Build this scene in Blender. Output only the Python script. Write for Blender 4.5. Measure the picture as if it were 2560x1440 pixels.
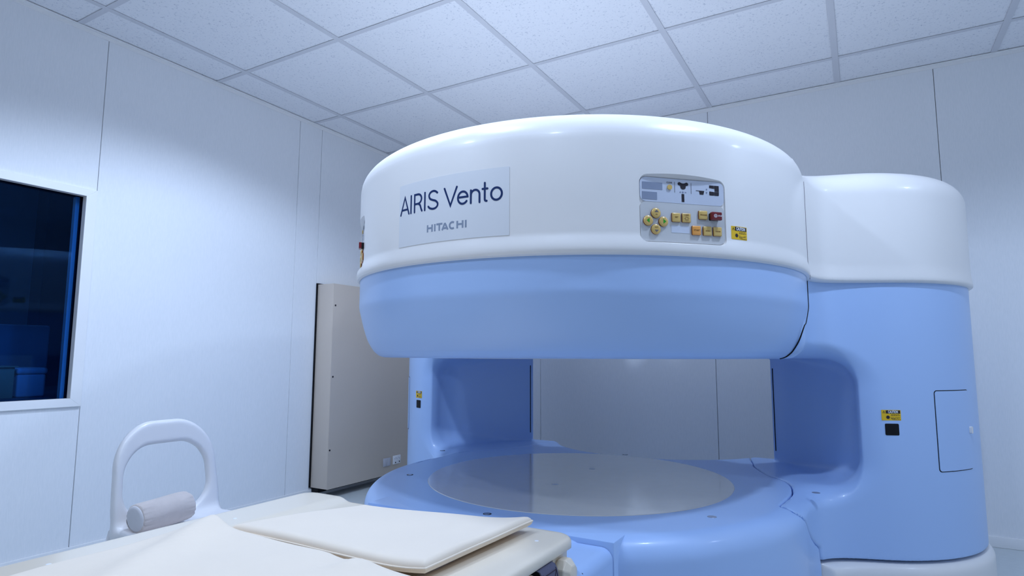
import bpy, bmesh, math, random
import numpy as np
from mathutils import Vector, Matrix

random.seed(3)
for o in list(bpy.data.objects):
    bpy.data.objects.remove(o)
SC = bpy.context.scene
COL = SC.collection
R = math.radians

# ------------------------------------------------------------------ camera
EYE = 0.93
yaw, pitch, roll = -0.5237, 0.1103, 0.0029
fwd = Vector((math.sin(yaw) * math.cos(pitch), math.cos(yaw) * math.cos(pitch), math.sin(pitch)))
r0 = Vector((math.cos(yaw), -math.sin(yaw), 0))
u0 = r0.cross(fwd)
rt = r0 * math.cos(roll) + u0 * math.sin(roll)
up = -r0 * math.sin(roll) + u0 * math.cos(roll)
cam_data = bpy.data.cameras.new('camera')
cam_data.sensor_width = 36.0
cam_data.lens = 1513.63 / 2560 * 36.0
cam_data.clip_start = 0.02
cam = bpy.data.objects.new('camera', cam_data)
COL.objects.link(cam)
m = Matrix((rt, up, -fwd)).transposed().to_4x4()
m.translation = Vector((0, 0, EYE))
cam.matrix_world = m
SC.camera = cam

# ------------------------------------------------------------------ world, lights, exposure
SC.view_settings.view_transform = 'Standard'
SC.view_settings.look = 'None'
SC.view_settings.gamma = 1.0
SC.view_settings.use_curve_mapping = False
SC.view_settings.exposure = 0.28
wd = bpy.data.worlds.new('world')
SC.world = wd
wd.use_nodes = True
wd.node_tree.nodes['Background'].inputs[0].default_value = (0.58, 0.73, 1.0, 1)
wd.node_tree.nodes['Background'].inputs[1].default_value = 0.15
try:
    SC.cycles.max_bounces = 12
    SC.cycles.diffuse_bounces = 8
    SC.cycles.transparent_max_bounces = 8
    SC.cycles.sample_clamp_indirect = 6.0
    SC.cycles.use_denoising = True
    SC.cycles.caustics_reflective = False
    SC.cycles.caustics_refractive = False
except Exception:
    pass

LIGHT_COLOR = (0.58, 0.73, 1.0)


def downlight(x, y, power, cone=152, blend=0.35, size=0.05):
    l = bpy.data.lights.new('ceiling_lamp', 'SPOT')
    l.energy = power
    l.color = LIGHT_COLOR
    l.spot_size = R(cone)
    l.spot_blend = blend
    l.shadow_soft_size = size
    o = bpy.data.objects.new('ceiling_lamp', l)
    o.location = (x, y, 2.47)
    COL.objects.link(o)
    return o


downlight(-1.13, 1.02, 34)
downlight(0.26, 1.70, 48)
downlight(-1.85, 1.72, 62)
downlight(-1.70, 0.20, 25)
downlight(-0.38, 0.22, 17)
downlight(1.75, 2.43, 18)  # unseen lamp added to brighten the back wall
downlight(-1.05, 3.34, 30, 130, 0.9)
dim = bpy.data.lights.new('control_room_fill', 'AREA')  # unseen lamp added to light the control room faintly
dim.energy = 4.5
dim.color = (0.45, 0.65, 1.0)
dim.size = 0.8
dimo = bpy.data.objects.new('control_room_fill', dim)
dimo.location = (-4.9, 0.6, 2.3)
COL.objects.link(dimo)

# ------------------------------------------------------------------ materials


def material(name, color, rough=0.5, spec=0.5, coat=0.0, grain=None, bump=None, metallic=0.0, sheen=0.0):
    """grain=(scale, amount): slow colour variation; bump=(scale, strength, distance)"""
    mt = bpy.data.materials.new(name)
    mt.use_nodes = True
    nt = mt.node_tree
    b = nt.nodes['Principled BSDF']
    b.inputs['Base Color'].default_value = (*color, 1)
    b.inputs['Roughness'].default_value = rough
    b.inputs['Specular IOR Level'].default_value = spec
    b.inputs['Coat Weight'].default_value = coat
    b.inputs['Coat Roughness'].default_value = 0.12
    b.inputs['Metallic'].default_value = metallic
    b.inputs['Sheen Weight'].default_value = sheen
    tc = nt.nodes.new('ShaderNodeTexCoord')
    if grain:
        n = nt.nodes.new('ShaderNodeTexNoise')
        n.inputs['Scale'].default_value = grain[0]
        n.inputs['Detail'].default_value = 4
        nt.links.new(tc.outputs['Object'], n.inputs['Vector'])
        mx = nt.nodes.new('ShaderNodeMix')
        mx.data_type = 'RGBA'
        mx.inputs[6].default_value = (*[c * (1 - grain[1]) for c in color], 1)
        mx.inputs[7].default_value = (*[min(1, c * (1 + grain[1])) for c in color], 1)
        nt.links.new(n.outputs['Fac'], mx.inputs[0])
        nt.links.new(mx.outputs[2], b.inputs['Base Color'])
    if bump:
        n2 = nt.nodes.new('ShaderNodeTexNoise')
        n2.inputs['Scale'].default_value = bump[0]
        n2.inputs['Detail'].default_value = 3
        nt.links.new(tc.outputs['Object'], n2.inputs['Vector'])
        bp = nt.nodes.new('ShaderNodeBump')
        bp.inputs['Strength'].default_value = bump[1]
        bp.inputs['Distance'].default_value = bump[2]
        nt.links.new(n2.outputs['Fac'], bp.inputs['Height'])
        nt.links.new(bp.outputs['Normal'], b.inputs['Normal'])
    return mt


def ceiling_material():
    mt = material('mineral_fibre_tile', (0.87, 0.87, 0.89), 0.9, 0.15)
    nt = mt.node_tree
    b = nt.nodes['Principled BSDF']
    tc = nt.nodes.new('ShaderNodeTexCoord')
    geo = nt.nodes.new('ShaderNodeNewGeometry')
    n = nt.nodes.new('ShaderNodeTexNoise')
    n.inputs['Scale'].default_value = 95
    n.inputs['Detail'].default_value = 5
    n.inputs['Roughness'].default_value = 0.7
    nt.links.new(geo.outputs['Position'], n.inputs['Vector'])
    cr = nt.nodes.new('ShaderNodeValToRGB')
    cr.color_ramp.elements[0].position = 0.33
    cr.color_ramp.elements[0].color = (0.58, 0.60, 0.66, 1)
    cr.color_ramp.elements[1].position = 0.43
    cr.color_ramp.elements[1].color = (0.87, 0.87, 0.89, 1)
    nt.links.new(n.outputs['Fac'], cr.inputs[0])
    nt.links.new(cr.outputs[0], b.inputs['Base Color'])
    bp = nt.nodes.new('ShaderNodeBump')
    bp.inputs['Strength'].default_value = 0.3
    bp.inputs['Distance'].default_value = 0.0015
    nt.links.new(n.outputs['Fac'], bp.inputs['Height'])
    nt.links.new(bp.outputs['Normal'], b.inputs['Normal'])
    return mt


def wall_material():
    mt = material('wall_laminate', (0.76, 0.78, 0.83), 0.7, 0.15)
    nt = mt.node_tree
    b = nt.nodes['Principled BSDF']
    geo = nt.nodes.new('ShaderNodeNewGeometry')
    mp = nt.nodes.new('ShaderNodeMapping')
    mp.inputs['Scale'].default_value = (260, 260, 30)
    nt.links.new(geo.outputs['Position'], mp.inputs['Vector'])
    n = nt.nodes.new('ShaderNodeTexNoise')
    n.inputs['Scale'].default_value = 1.0
    n.inputs['Detail'].default_value = 2
    nt.links.new(mp.outputs[0], n.inputs['Vector'])
    cr = nt.nodes.new('ShaderNodeValToRGB')
    cr.color_ramp.elements[0].position = 0.25
    cr.color_ramp.elements[0].color = (0.83, 0.84, 0.85, 1)
    cr.color_ramp.elements[1].position = 0.75
    cr.color_ramp.elements[1].color = (0.88, 0.88, 0.89, 1)
    nt.links.new(n.outputs['Fac'], cr.inputs[0])
    nt.links.new(cr.outputs[0], b.inputs['Base Color'])
    return mt


def glass_material():
    mt = bpy.data.materials.new('tinted_glass')
    mt.use_nodes = True
    nt = mt.node_tree
    nt.nodes.clear()
    out = nt.nodes.new('ShaderNodeOutputMaterial')
    tr = nt.nodes.new('ShaderNodeBsdfTransparent')
    tr.inputs[0].default_value = (0.42, 0.72, 1.0, 1)
    gl = nt.nodes.new('ShaderNodeBsdfGlossy')
    gl.inputs[0].default_value = (0.25, 0.5, 0.9, 1)
    gl.inputs['Roughness'].default_value = 0.02
    fr = nt.nodes.new('ShaderNodeFresnel')
    fr.inputs[0].default_value = 1.35
    mx = nt.nodes.new('ShaderNodeMixShader')
    nt.links.new(fr.outputs[0], mx.inputs[0])
    nt.links.new(tr.outputs[0], mx.inputs[1])
    nt.links.new(gl.outputs[0], mx.inputs[2])
    nt.links.new(mx.outputs[0], out.inputs[0])
    return mt


M = dict(
    ceiling=ceiling_material(),
    runner=material('ceiling_runner_metal', (0.68, 0.68, 0.71), 0.6, 0.3, grain=(6, 0.03)),
    wall=wall_material(),
    gap=material('joint_dark', (0.50, 0.48, 0.46), 0.9, 0.1, grain=(8, 0.1)),
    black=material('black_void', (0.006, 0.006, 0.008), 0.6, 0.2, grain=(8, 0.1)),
    floor=material('vinyl_floor', (0.62, 0.66, 0.66), 0.35, 0.4, grain=(30, 0.06)),
    trim=material('white_trim', (0.88, 0.87, 0.86), 0.4, 0.4, grain=(5, 0.02)),
    white=material('scanner_white_plastic', (0.82, 0.79, 0.76), 0.36, 0.5, coat=0.2, grain=(3, 0.01), bump=(350, 0.04, 0.001)),
    blue=material('scanner_blue_plastic', (0.405, 0.57, 0.875), 0.38, 0.5, coat=0.12, grain=(3, 0.015), bump=(350, 0.05, 0.001)),
    disc=material('beige_disc_laminate', (0.78, 0.73, 0.64), 0.08, 0.8, coat=1.0, grain=(20, 0.03)),
    cream=material('table_cream_plastic', (0.78, 0.68, 0.54), 0.28, 0.5, coat=0.3, grain=(4, 0.015)),
    cloth=material('cream_vinyl_mat', (0.83, 0.71, 0.57), 0.6, 0.25, grain=(12, 0.02), bump=(40, 0.10, 0.004), sheen=0.2),
    pipe=material('piping_cream', (0.80, 0.72, 0.66), 0.6, 0.2, grain=(12, 0.02)),
    chair=material('white_chair_plastic', (0.82, 0.80, 0.80), 0.35, 0.45, coat=0.15, grain=(5, 0.02)),
    bolster=material('beige_bolster_fabric', (0.66, 0.58, 0.54), 0.9, 0.1, grain=(25, 0.10), bump=(60, 0.3, 0.003), sheen=0.3),
    bolster_end=material('pale_bolster_end', (0.72, 0.70, 0.72), 0.8, 0.1, grain=(25, 0.05), bump=(50, 0.2, 0.003)),
    cabinet=material('taupe_cabinet_enamel', (0.60, 0.51, 0.43), 0.35, 0.5, coat=0.2, grain=(2.5, 0.04)),
    plate=material('switch_plate_plastic', (0.78, 0.78, 0.80), 0.4, 0.4, grain=(40, 0.03)),
    plate_grey=material('switch_rocker_grey', (0.50, 0.50, 0.55), 0.4, 0.4, grain=(40, 0.03)),
    navy=material('navy_print', (0.004, 0.024, 0.11), 0.4, 0.4, grain=(20, 0.05)),
    steel_print=material('steel_blue_print', (0.32, 0.37, 0.47), 0.3, 0.5, metallic=0.3, grain=(6, 0.2)),
    name_plate=material('pale_blue_plate', (0.74, 0.745, 0.76), 0.35, 0.5, grain=(3, 0.01)),
    panel_top=material('panel_pale_blue', (0.58, 0.62, 0.72), 0.18, 0.5, coat=0.5, grain=(8, 0.02)),
    panel_low=material('panel_grey_beige', (0.60, 0.60, 0.60), 0.3, 0.5, grain=(8, 0.02)),
    lcd=material('panel_lcd_grey', (0.26, 0.30, 0.40), 0.2, 0.5, grain=(30, 0.05)),
    lcd_pale=material('panel_blank_label', (0.62, 0.66, 0.76), 0.3, 0.5, grain=(30, 0.03)),
    ink=material('dark_ink', (0.022, 0.018, 0.025), 0.5, 0.3, grain=(30, 0.05)),
    key=material('amber_key_plastic', (0.66, 0.44, 0.13), 0.30, 0.5, coat=0.4, grain=(50, 0.08)),
    key_orange=material('orange_key_plastic', (0.85, 0.36, 0.07), 0.30, 0.5, coat=0.4, grain=(50, 0.08)),
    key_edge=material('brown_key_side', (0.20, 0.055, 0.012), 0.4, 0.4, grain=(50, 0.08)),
    key_ink=material('key_brown_ink', (0.22, 0.11, 0.03), 0.5, 0.3, grain=(50, 0.05)),
    green=material('green_arrow_ink', (0.03, 0.33, 0.02), 0.5, 0.3, grain=(50, 0.05)),
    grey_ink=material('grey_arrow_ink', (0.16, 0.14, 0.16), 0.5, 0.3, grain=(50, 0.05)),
    red=material('dark_red_switch', (0.16, 0.004, 0.008), 0.3, 0.5, coat=0.3, grain=(40, 0.06)),
    white_ink=material('white_ink', (0.85, 0.85, 0.9), 0.5, 0.3, grain=(50, 0.02)),
    yellow=material('yellow_warning_label', (0.80, 0.50, 0.02), 0.5, 0.3, grain=(40, 0.03)),
    strap=material('grey_strap_webbing', (0.13, 0.13, 0.19), 0.9, 0.1, grain=(60, 0.15), bump=(220, 0.4, 0.002)),
    stitch=material('strap_stitching', (0.05, 0.035, 0.05), 0.9, 0.1, grain=(60, 0.1)),
    chrome=material('bolt_metal', (0.55, 0.58, 0.65), 0.25, 0.6, metallic=0.9, grain=(40, 0.05)),
    glass=glass_material(),
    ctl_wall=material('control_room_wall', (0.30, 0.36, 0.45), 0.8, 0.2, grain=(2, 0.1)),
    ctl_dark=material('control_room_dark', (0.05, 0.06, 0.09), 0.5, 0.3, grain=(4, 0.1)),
    ctl_box=material('cardboard', (0.30, 0.20, 0.12), 0.8, 0.2, grain=(6, 0.1)),
    ctl_grey=material('printer_grey', (0.40, 0.43, 0.50), 0.5, 0.3, grain=(6, 0.05)),
)

# ------------------------------------------------------------------ object helpers


def mesh_obj(name, verts, faces, mat, parent=None, smooth=False, kind=None):
    me = bpy.data.meshes.new(name)
    me.from_pydata([tuple(map(float, v)) for v in verts], [], [tuple(map(int, f)) for f in faces])
    me.validate()
    me.update()
    me.materials.append(M[mat] if isinstance(mat, str) else mat)
    if smooth:
        me.polygons.foreach_set('use_smooth', [True] * len(me.polygons))
    return link(name, me, parent, kind)


def link(name, me, parent=None, kind=None):
    o = bpy.data.objects.new(name, me)
    COL.objects.link(o)
    if parent is not None:
        o.parent = parent
        o.matrix_parent_inverse = parent_matrix(parent).inverted()
    if kind:
        o['kind'] = kind
    return o


def parent_matrix(p):
    mtx = Matrix.LocRotScale(p.location, p.rotation_euler, p.scale)
    if p.parent is not None:
        return parent_matrix(p.parent) @ p.matrix_parent_inverse @ mtx
    return mtx


def bm_obj(name, bm, mat, parent=None, smooth=False, kind=None, angle=None):
    bmesh.ops.recalc_face_normals(bm, faces=bm.faces)
    me = bpy.data.meshes.new(name)
    bm.to_mesh(me)
    bm.free()
    me.materials.append(M[mat] if isinstance(mat, str) else mat)
    if smooth:
        me.polygons.foreach_set('use_smooth', [True] * len(me.polygons))
        if angle:
            me.set_sharp_from_angle(angle=R(angle))
    return link(name, me, parent, kind)


def thing(name, label, cat, loc=(0, 0, 0), group=None):
    o = bpy.data.objects.new(name, None)
    o.location = loc
    o.empty_display_size = 0.1
    COL.objects.link(o)
    o['label'] = label
    o['category'] = cat
    if group:
        o['group'] = group
    return o


def box_bm(x0, x1, y0, y1, z0, z1, bevel=0.0, seg=2, bm=None):
    bm = bm or bmesh.new()
    vs = [bm.verts.new(p) for p in ((x0, y0, z0), (x1, y0, z0), (x1, y1, z0), (x0, y1, z0), (x0, y0, z1), (x1, y0, z1), (x1, y1, z1), (x0, y1, z1))]
    fs = [bm.faces.new([vs[i] for i in f]) for f in ((0, 3, 2, 1), (4, 5, 6, 7), (0, 1, 5, 4), (1, 2, 6, 5), (2, 3, 7, 6), (3, 0, 4, 7))]
    if bevel > 0:
        es = set()
        for f in fs:
            es.update(f.edges)
        bmesh.ops.bevel(bm, geom=list(es), offset=bevel, segments=seg, profile=0.5, affect='EDGES')
    return bm


def box(name, x0, x1, y0, y1, z0, z1, mat, parent=None, bevel=0.0, seg=2, kind=None):
    return bm_obj(name, box_bm(x0, x1, y0, y1, z0, z1, bevel, seg), mat, parent, smooth=bevel > 0, kind=kind, angle=40)


def tube_mesh(pts, rad, n=8, closed=False):
    """verts, faces of a tube along pts; rad scalar or list"""
    P = [Vector(p) for p in pts]
    N = len(P)
    rs = rad if hasattr(rad, '__len__') else [rad] * N
    verts, faces = [], []
    prev = None
    for i, p in enumerate(P):
        if closed:
            t = (P[(i + 1) % N] - P[i - 1]).normalized()
        else:
            t = (P[min(i + 1, N - 1)] - P[max(i - 1, 0)]).normalized()
        if prev is None:
            a = Vector((0, 0, 1)) if abs(t.z) < 0.9 else Vector((1, 0, 0))
            u = t.cross(a).normalized()
        else:
            u = (prev - t * prev.dot(t)).normalized()
        prev = u
        w = t.cross(u)
        for k in range(n):
            an = 2 * math.pi * k / n
            verts.append(p + (u * math.cos(an) + w * math.sin(an)) * rs[i])
    L = N if closed else N - 1
    for i in range(L):
        j = (i + 1) % N
        for k in range(n):
            k2 = (k + 1) % n
            faces.append((i * n + k, i * n + k2, j * n + k2, j * n + k))
    if not closed:
        faces.append(tuple(range(n))[::-1])
        faces.append(tuple((N - 1) * n + k for k in range(n)))
    return verts, faces


def tube(name, pts, rad, mat, parent=None, n=8, closed=False):
    v, f = tube_mesh(pts, rad, n, closed)
    return mesh_obj(name, v, f, mat, parent, smooth=True)


def lathe(name, profile, cx, cy, mat, parent=None, n=192, cap=True):
    verts, faces = [], []
    k = len(profile)
    for i in range(n):
        a = 2 * math.pi * i / n
        for r, z in profile:
            verts.append((cx + r * math.cos(a), cy + r * math.sin(a), z))
    for i in range(n):
        j = (i + 1) % n
        for q in range(k - 1):
            faces.append((i * k + q, j * k + q, j * k + q + 1, i * k + q + 1))
    if cap:
        faces.append(tuple(i * k for i in range(n))[::-1])
        faces.append(tuple(i * k + k - 1 for i in range(n)))
    me_o = mesh_obj(name, verts, faces, mat, parent, smooth=True)
    me_o.data.set_sharp_from_angle(angle=R(35))
    return me_o


def catmull(pts, n=6, closed=False):
    P = [np.array(p, float) for p in pts]
    out = []
    N = len(P)
    rng = range(N if closed else N - 1)
    for i in rng:
        if closed:
            a, b, c, d = P[i - 1], P[i], P[(i + 1) % N], P[(i + 2) % N]
        else:
            a, b, c, d = P[max(i - 1, 0)], P[i], P[i + 1], P[min(i + 2, N - 1)]
        for k in range(n):
            t = k / n
            out.append(0.5 * ((2 * b) + (-a + c) * t + (2 * a - 5 * b + 4 * c - d) * t * t + (-a + 3 * b - 3 * c + d) * t ** 3))
    if not closed:
        out.append(P[-1])
    return out


# ------------------------------------------------------------------ signed-distance surfaces (numpy), used for the moulded covers
CX, CY = -1.003, 2.255
UX, UY = .719, .695
AQ, RQ = 1.195, .542
DX, DY, DR = -1.010, 2.264, .010                            # upper drum: centre and how much wider than .85


def smin(a, b, k):
    h = np.clip(.5 + .5 * (b - a) / k, 0, 1)
    return b * (1 - h) + a * h - k * h * (1 - h)


def rmax(a, b, r):
    return np.minimum(np.maximum(a, b), -r) + np.hypot(np.maximum(a + r, 0), np.maximum(b + r, 0))


def arm_uv(x, y, s):
    rx = (x - CX) * s
    ry = y - CY
    return rx * UX + ry * UY, rx * UY - ry * UX


def arm2(x, y, s):
    a, v = arm_uv(x, y, s)
    return np.hypot(a - AQ, v) - RQ


def outline(x, y, s=0, rad=.85):
    c = np.hypot(x - CX, y - CY) - rad
    if s:
        return smin(c, arm2(x, y, s), .28)
    return smin(smin(c, arm2(x, y, 1), .28), arm2(x, y, -1), .28)


def inner_curve(v):
    return 1.03 - .10 * (np.abs(v - .1) / .33) ** 4


def gap2(x, y):
    out = None
    for s in (1, -1):
        a, v = arm_uv(x, y, s)
        d = (a - inner_curve(np.clip(v, -.22, .44))) * .75
        out = d if out is None else np.maximum(out, d)
    return smin(out, np.maximum((np.abs(x - CX) - .612 - .60 * (y - 3.04)) * .857, 2.6 - y), .012)


def rear_cut(x, y):
    return np.maximum(.57 - np.hypot(x - CX, y - 3.45), np.minimum(y - 3.18, .92 - np.abs(x - CX)))


def body(x, y, z):
    t = np.clip((z - .48) / .40, 0, 1)
    o = outline(x, y, 0, .828 + .022 * t * t * (3 - 2 * t)) + .014
    o = np.maximum(o, rear_cut(x, y))
    cut = rmax(gap2(x, y), np.abs(z - .686) - .234, .012 + .095 * np.clip((2.98 - y) / .35, 0, 1))
    return rmax(o, -cut, .065)


_SEAM = np.array(catmull([(.49, 1.2), (.508, .93), (.519, .822), (.548, .70), (.565, .62), (.605, .514), (.653, .419), (.708, .354), (.742, .27), (.757, .18), (.759, .09), (.754, .010), (.742, -.111), (.735, -.30)], 8))[::-1]
_SY, _SX = _SEAM[:, 1], _SEAM[:, 0]
_SD = np.gradient(_SX, _SY)


def seam_d(x, y, z, s):
    """negative on the column side of the joint between column cover and base cover"""
    rx, ry = (x - CX) * s, y - CY
    g = np.interp(ry, _SY, _SX)
    k = 1 / np.sqrt(1 + np.interp(ry, _SY, _SD) ** 2)
    y0 = np.interp(z, [.15, .20, .26, .33, .39, .437, .46], [.215, .215, .205, .10, -.01, -.09, -.10])
    return rmax((g - rx) * k, (y0 - ry) * .6, .012)


BOWL = catmull([(.748, .9201), (.760, .9225), (.772, .9275), (.783, .936), (.794, .948), (.814, .982), (.8305, 1.031), (.8425, 1.078), (.8465, 1.095), (.848, 1.108), (.848, 1.125)], 5)
BOWL_Z = [float(p[1]) for p in BOWL]
BOWL_R = [float(p[0]) for p in BOWL]


def bowl_r(z):
    return np.interp(z, BOWL_Z, BOWL_R)


def sd_column(x, y, z, s=1):
    d = body(x, y, z)
    d = rmax(d, np.maximum(z - 1.205, .215 - z), .004)
    sa = np.where(z < .686, seam_d(x, y, z, s) + .002, -1.0)
    sb = np.where(z >= .686, bowl_r(z) - .03 - np.hypot(x - CX, y - CY), -1.0)
    sc = np.where(z >= .686, CY - y, -1.0)
    return np.maximum(rmax(rmax(d, sa, .005), sc, .02), sb)


def sd_base(x, y, z):
    d = body(x, y, z)
    d = np.maximum(d, np.maximum(z - .60, .015 - z))
    for s in (1, -1):
        d = rmax(d, -seam_d(x, y, z, s) + .002, .005)
    return d


def sd_kick(x, y, z, s=1):
    o = outline(x, y, 0, .828) - .004
    o = np.maximum(o, rear_cut(x, y))
    d = rmax(o, z - .205, .035)
    d = np.maximum(d, -z)
    return rmax(d, seam_d(x, y, z, s) + .004, .005)


def sd_white_arm(x, y, z, s=1):
    flare = .005 * np.clip(1 - (z - 1.215) / .05, 0, 1) ** 1.3
    o = outline(x, y, s) + .002 - flare
    d = rmax(o, z - 1.637, .10)
    d = rmax(d, 1.199 - z, .012)
    ring = .83 - np.hypot(x - CX, y - CY)
    return np.maximum(np.maximum(d, ring), -.10 - (y - CY))


def surface_net(f, lo, hi, h):
    """naive surface nets + projection onto f = 0; returns verts, quads"""
    ax = [np.arange(lo[i] - h, hi[i] + 2 * h, h) for i in range(3)]
    X, Y, Z = np.meshgrid(*ax, indexing='ij')
    F = f(X, Y, Z)
    S = F < 0
    nx, ny, nz = [n - 1 for n in F.shape]
    cnt = np.zeros((nx, ny, nz), np.int8)
    for dx in (0, 1):
        for dy in (0, 1):
            for dz in (0, 1):
                cnt += S[dx:dx + nx, dy:dy + ny, dz:dz + nz]
    act = (cnt > 0) & (cnt < 8)
    idx = -np.ones(act.shape, np.int64)
    I = np.argwhere(act)
    idx[act] = np.arange(len(I))
    acc = np.zeros((len(I), 3))
    num = np.zeros(len(I))
    cor = [(dx, dy, dz) for dx in (0, 1) for dy in (0, 1) for dz in (0, 1)]
    for a in cor:
        for k in range(3):
            if a[k] == 0:
                b = list(a)
                b[k] = 1
                fa = F[I[:, 0] + a[0], I[:, 1] + a[1], I[:, 2] + a[2]]
                fb = F[I[:, 0] + b[0], I[:, 1] + b[1], I[:, 2] + b[2]]
                cr = (fa < 0) != (fb < 0)
                t = np.where(cr, fa / np.where(cr, fa - fb, 1), 0)
                p = np.tile(np.array(a, float), (len(I), 1))
                p[:, k] += t
                acc[cr] += p[cr]
                num[cr] += 1
    V = (I + acc / num[:, None]) * h + np.array([a[0] for a in ax])
    for it in range(4):
        e = h * 0.05
        v = f(V[:, 0], V[:, 1], V[:, 2])
        g = np.stack([f(V[:, 0] + e, V[:, 1], V[:, 2]) - f(V[:, 0] - e, V[:, 1], V[:, 2]),
                      f(V[:, 0], V[:, 1] + e, V[:, 2]) - f(V[:, 0], V[:, 1] - e, V[:, 2]),
                      f(V[:, 0], V[:, 1], V[:, 2] + e) - f(V[:, 0], V[:, 1], V[:, 2] - e)], 1) / (2 * e)
        st = v[:, None] * g / np.maximum((g * g).sum(1), .2)[:, None]
        V = V - np.clip(st, -h * .5, h * .5)
    quads = []
    for k in range(3):
        sl0 = [slice(None)] * 3
        sl1 = [slice(None)] * 3
        sl0[k] = slice(0, -1)
        sl1[k] = slice(1, None)
        A, B = S[tuple(sl0)], S[tuple(sl1)]
        E = np.argwhere(A != B)
        o1, o2 = [(1, 2), (2, 0), (0, 1)][k]
        ok = (E[:, o1] > 0) & (E[:, o2] > 0) & (E[:, o1] < F.shape[o1] - 1) & (E[:, o2] < F.shape[o2] - 1)
        E = E[ok]
        flip = A[E[:, 0], E[:, 1], E[:, 2]]
        d1 = np.zeros(3, int)
        d1[o1] = 1
        d2 = np.zeros(3, int)
        d2[o2] = 1
        q = np.stack([idx[tuple((E - d1 - d2).T)], idx[tuple((E - d2).T)], idx[tuple(E.T)], idx[tuple((E - d1).T)]], 1)
        q[~flip] = q[~flip][:, ::-1]
        quads.append(q)
    return V, np.concatenate(quads)


def net_obj(name, V, Q, mat, parent=None, mirror=False, angle=None):
    if mirror:
        V = V.copy()
        V[:, 0] = 2 * CX - V[:, 0]
        Q = Q[:, ::-1]
    me = bpy.data.meshes.new(name)
    me.vertices.add(len(V))
    me.vertices.foreach_set('co', V.astype(np.float32).ravel())
    me.loops.add(Q.size)
    me.loops.foreach_set('vertex_index', Q.astype(np.int32).ravel())
    me.polygons.add(len(Q))
    me.polygons.foreach_set('loop_start', np.arange(0, Q.size, 4, dtype=np.int32))
    me.polygons.foreach_set('use_smooth', np.ones(len(Q), bool))
    me.update(calc_edges=True)
    me.validate()
    me.materials.append(M[mat])
    if angle:
        me.set_sharp_from_angle(angle=R(angle))
    return link(name, me, parent)

# ================================================================== ROOM
XL, XR, YF, YB, ZT = -3.191, 2.3, -2.1, 3.870, 2.506
GX = [-3.648 + .72 * i for i in range(1, 9)]           # ceiling runner lines, x
GY = [.6177 + .7247 * j for j in range(-3, 5)]         # ceiling runner lines, y

floor = box('floor', XL - .02, XR + .02, YF - .02, YB + .02, -.1, 0, 'floor', kind='structure')

# ceiling: slab above, tiles and runners hang below it
ceiling = box('ceiling', XL - .05, XR + .05, YF - .05, YB + .05, ZT + .10, ZT + .16, 'gap', kind='structure')
xs = [XL] + [g for g in GX if XL + .02 < g < XR - .02] + [XR]
ys = [YF] + [g for g in GY if YF + .02 < g < YB - .02] + [YB]
tile_cache = {}
for i in range(len(xs) - 1):
    for j in range(len(ys) - 1):
        w, d = xs[i + 1] - xs[i] - .007, ys[j + 1] - ys[j] - .007
        key = (round(w, 3), round(d, 3))
        cx, cy = (xs[i] + xs[i + 1]) / 2, (ys[j] + ys[j + 1]) / 2
        if key not in tile_cache:
            bm = box_bm(-w / 2, w / 2, -d / 2, d / 2, 0, .016, .0015, 1)
            o = bm_obj('ceiling_tile', bm, 'ceiling', ceiling)
            tile_cache[key] = o.data
        else:
            o = link('ceiling_tile', tile_cache[key], ceiling)
        o.location = (cx, cy, ZT + .0035)
for g in xs[1:-1]:
    bm = box_bm(g - .0145, g + .0145, YF, YB, ZT - .0005, ZT + .0015)
    box_bm(g - .002, g + .002, YF, YB, ZT + .0015, ZT + .035, bm=bm)
    bm_obj('ceiling_runner', bm, 'runner', ceiling)
for g in ys[1:-1]:
    bm = box_bm(XL, XR, g - .0135, g + .0135, ZT, ZT + .0012)
    box_bm(XL, XR, g - .002, g + .002, ZT + .0015, ZT + .035, bm=bm)
    bm_obj('ceiling_runner', bm, 'runner', ceiling)

# perimeter angle trim under the ceiling
for n, a in enumerate(((XL, XL + .022, YF, YB), (XL, XR, YB - .022, YB))):
    t = box('trim_%d' % (n + 1), a[0], a[1], a[2], a[3], ZT - .004, ZT - .001, 'trim', kind='structure')
t = box('trim_3', XL, XL + .003, YF, YB, ZT - .020, ZT - .004, 'trim', kind='structure')
t = box('trim_4', XL, XR, YB - .003, YB, ZT - .020, ZT - .004, 'trim', kind='structure')

# walls: backing plus separate laminate panels with 4 mm open joints
WY0, WY1, WZ0, WZ1 = .32, 1.457, .705, 1.70              # window opening (within the frame)


def panel(parent, x0, x1, y0, y1, z0, z1):
    return box('wall_panel', x0, x1, y0, y1, z0, z1, 'wall', parent, bevel=.0012, seg=1)


bm = box_bm(XL - .08, XL - .012, YF, WY0, 0, ZT + .1)
box_bm(XL - .08, XL - .012, WY1, YB + .05, 0, ZT + .1, bm=bm)
box_bm(XL - .08, XL - .012, WY0, WY1, 0, WZ0, bm=bm)
box_bm(XL - .08, XL - .012, WY0, WY1, WZ1, ZT + .1, bm=bm)
wall_left = bm_obj('wall_left', bm, 'gap', kind='structure')
J = .0013
for y0, y1 in ((YF, -.917), (-.917, .283), (1.483, 2.682), (2.682, 2.872), (2.872, YB)):
    panel(wall_left, XL - .012, XL, y0 + J, y1 - J, .002, ZT + .01)
panel(wall_left, XL - .012, XL, .283 + J, 1.483 - J, .002, WZ0)
panel(wall_left, XL - .012, XL, .283 + J, 1.483 - J, WZ1, ZT + .01)

wall_back = box('wall_back', XL - .05, XR + .05, YB + .012, YB + .08, 0, ZT + .1, 'gap', kind='structure')
for x0, x1 in ((XL, -1.998), (-1.998, -.788), (-.788, .409), (.409, 1.61), (1.61, XR)):
    panel(wall_back, x0 + J, x1 - J, YB, YB + .012, .002, ZT + .01)
wall_right = box('wall_right', XR, XR + .06, YF, YB, 0, ZT + .1, 'wall', kind='structure')
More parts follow.
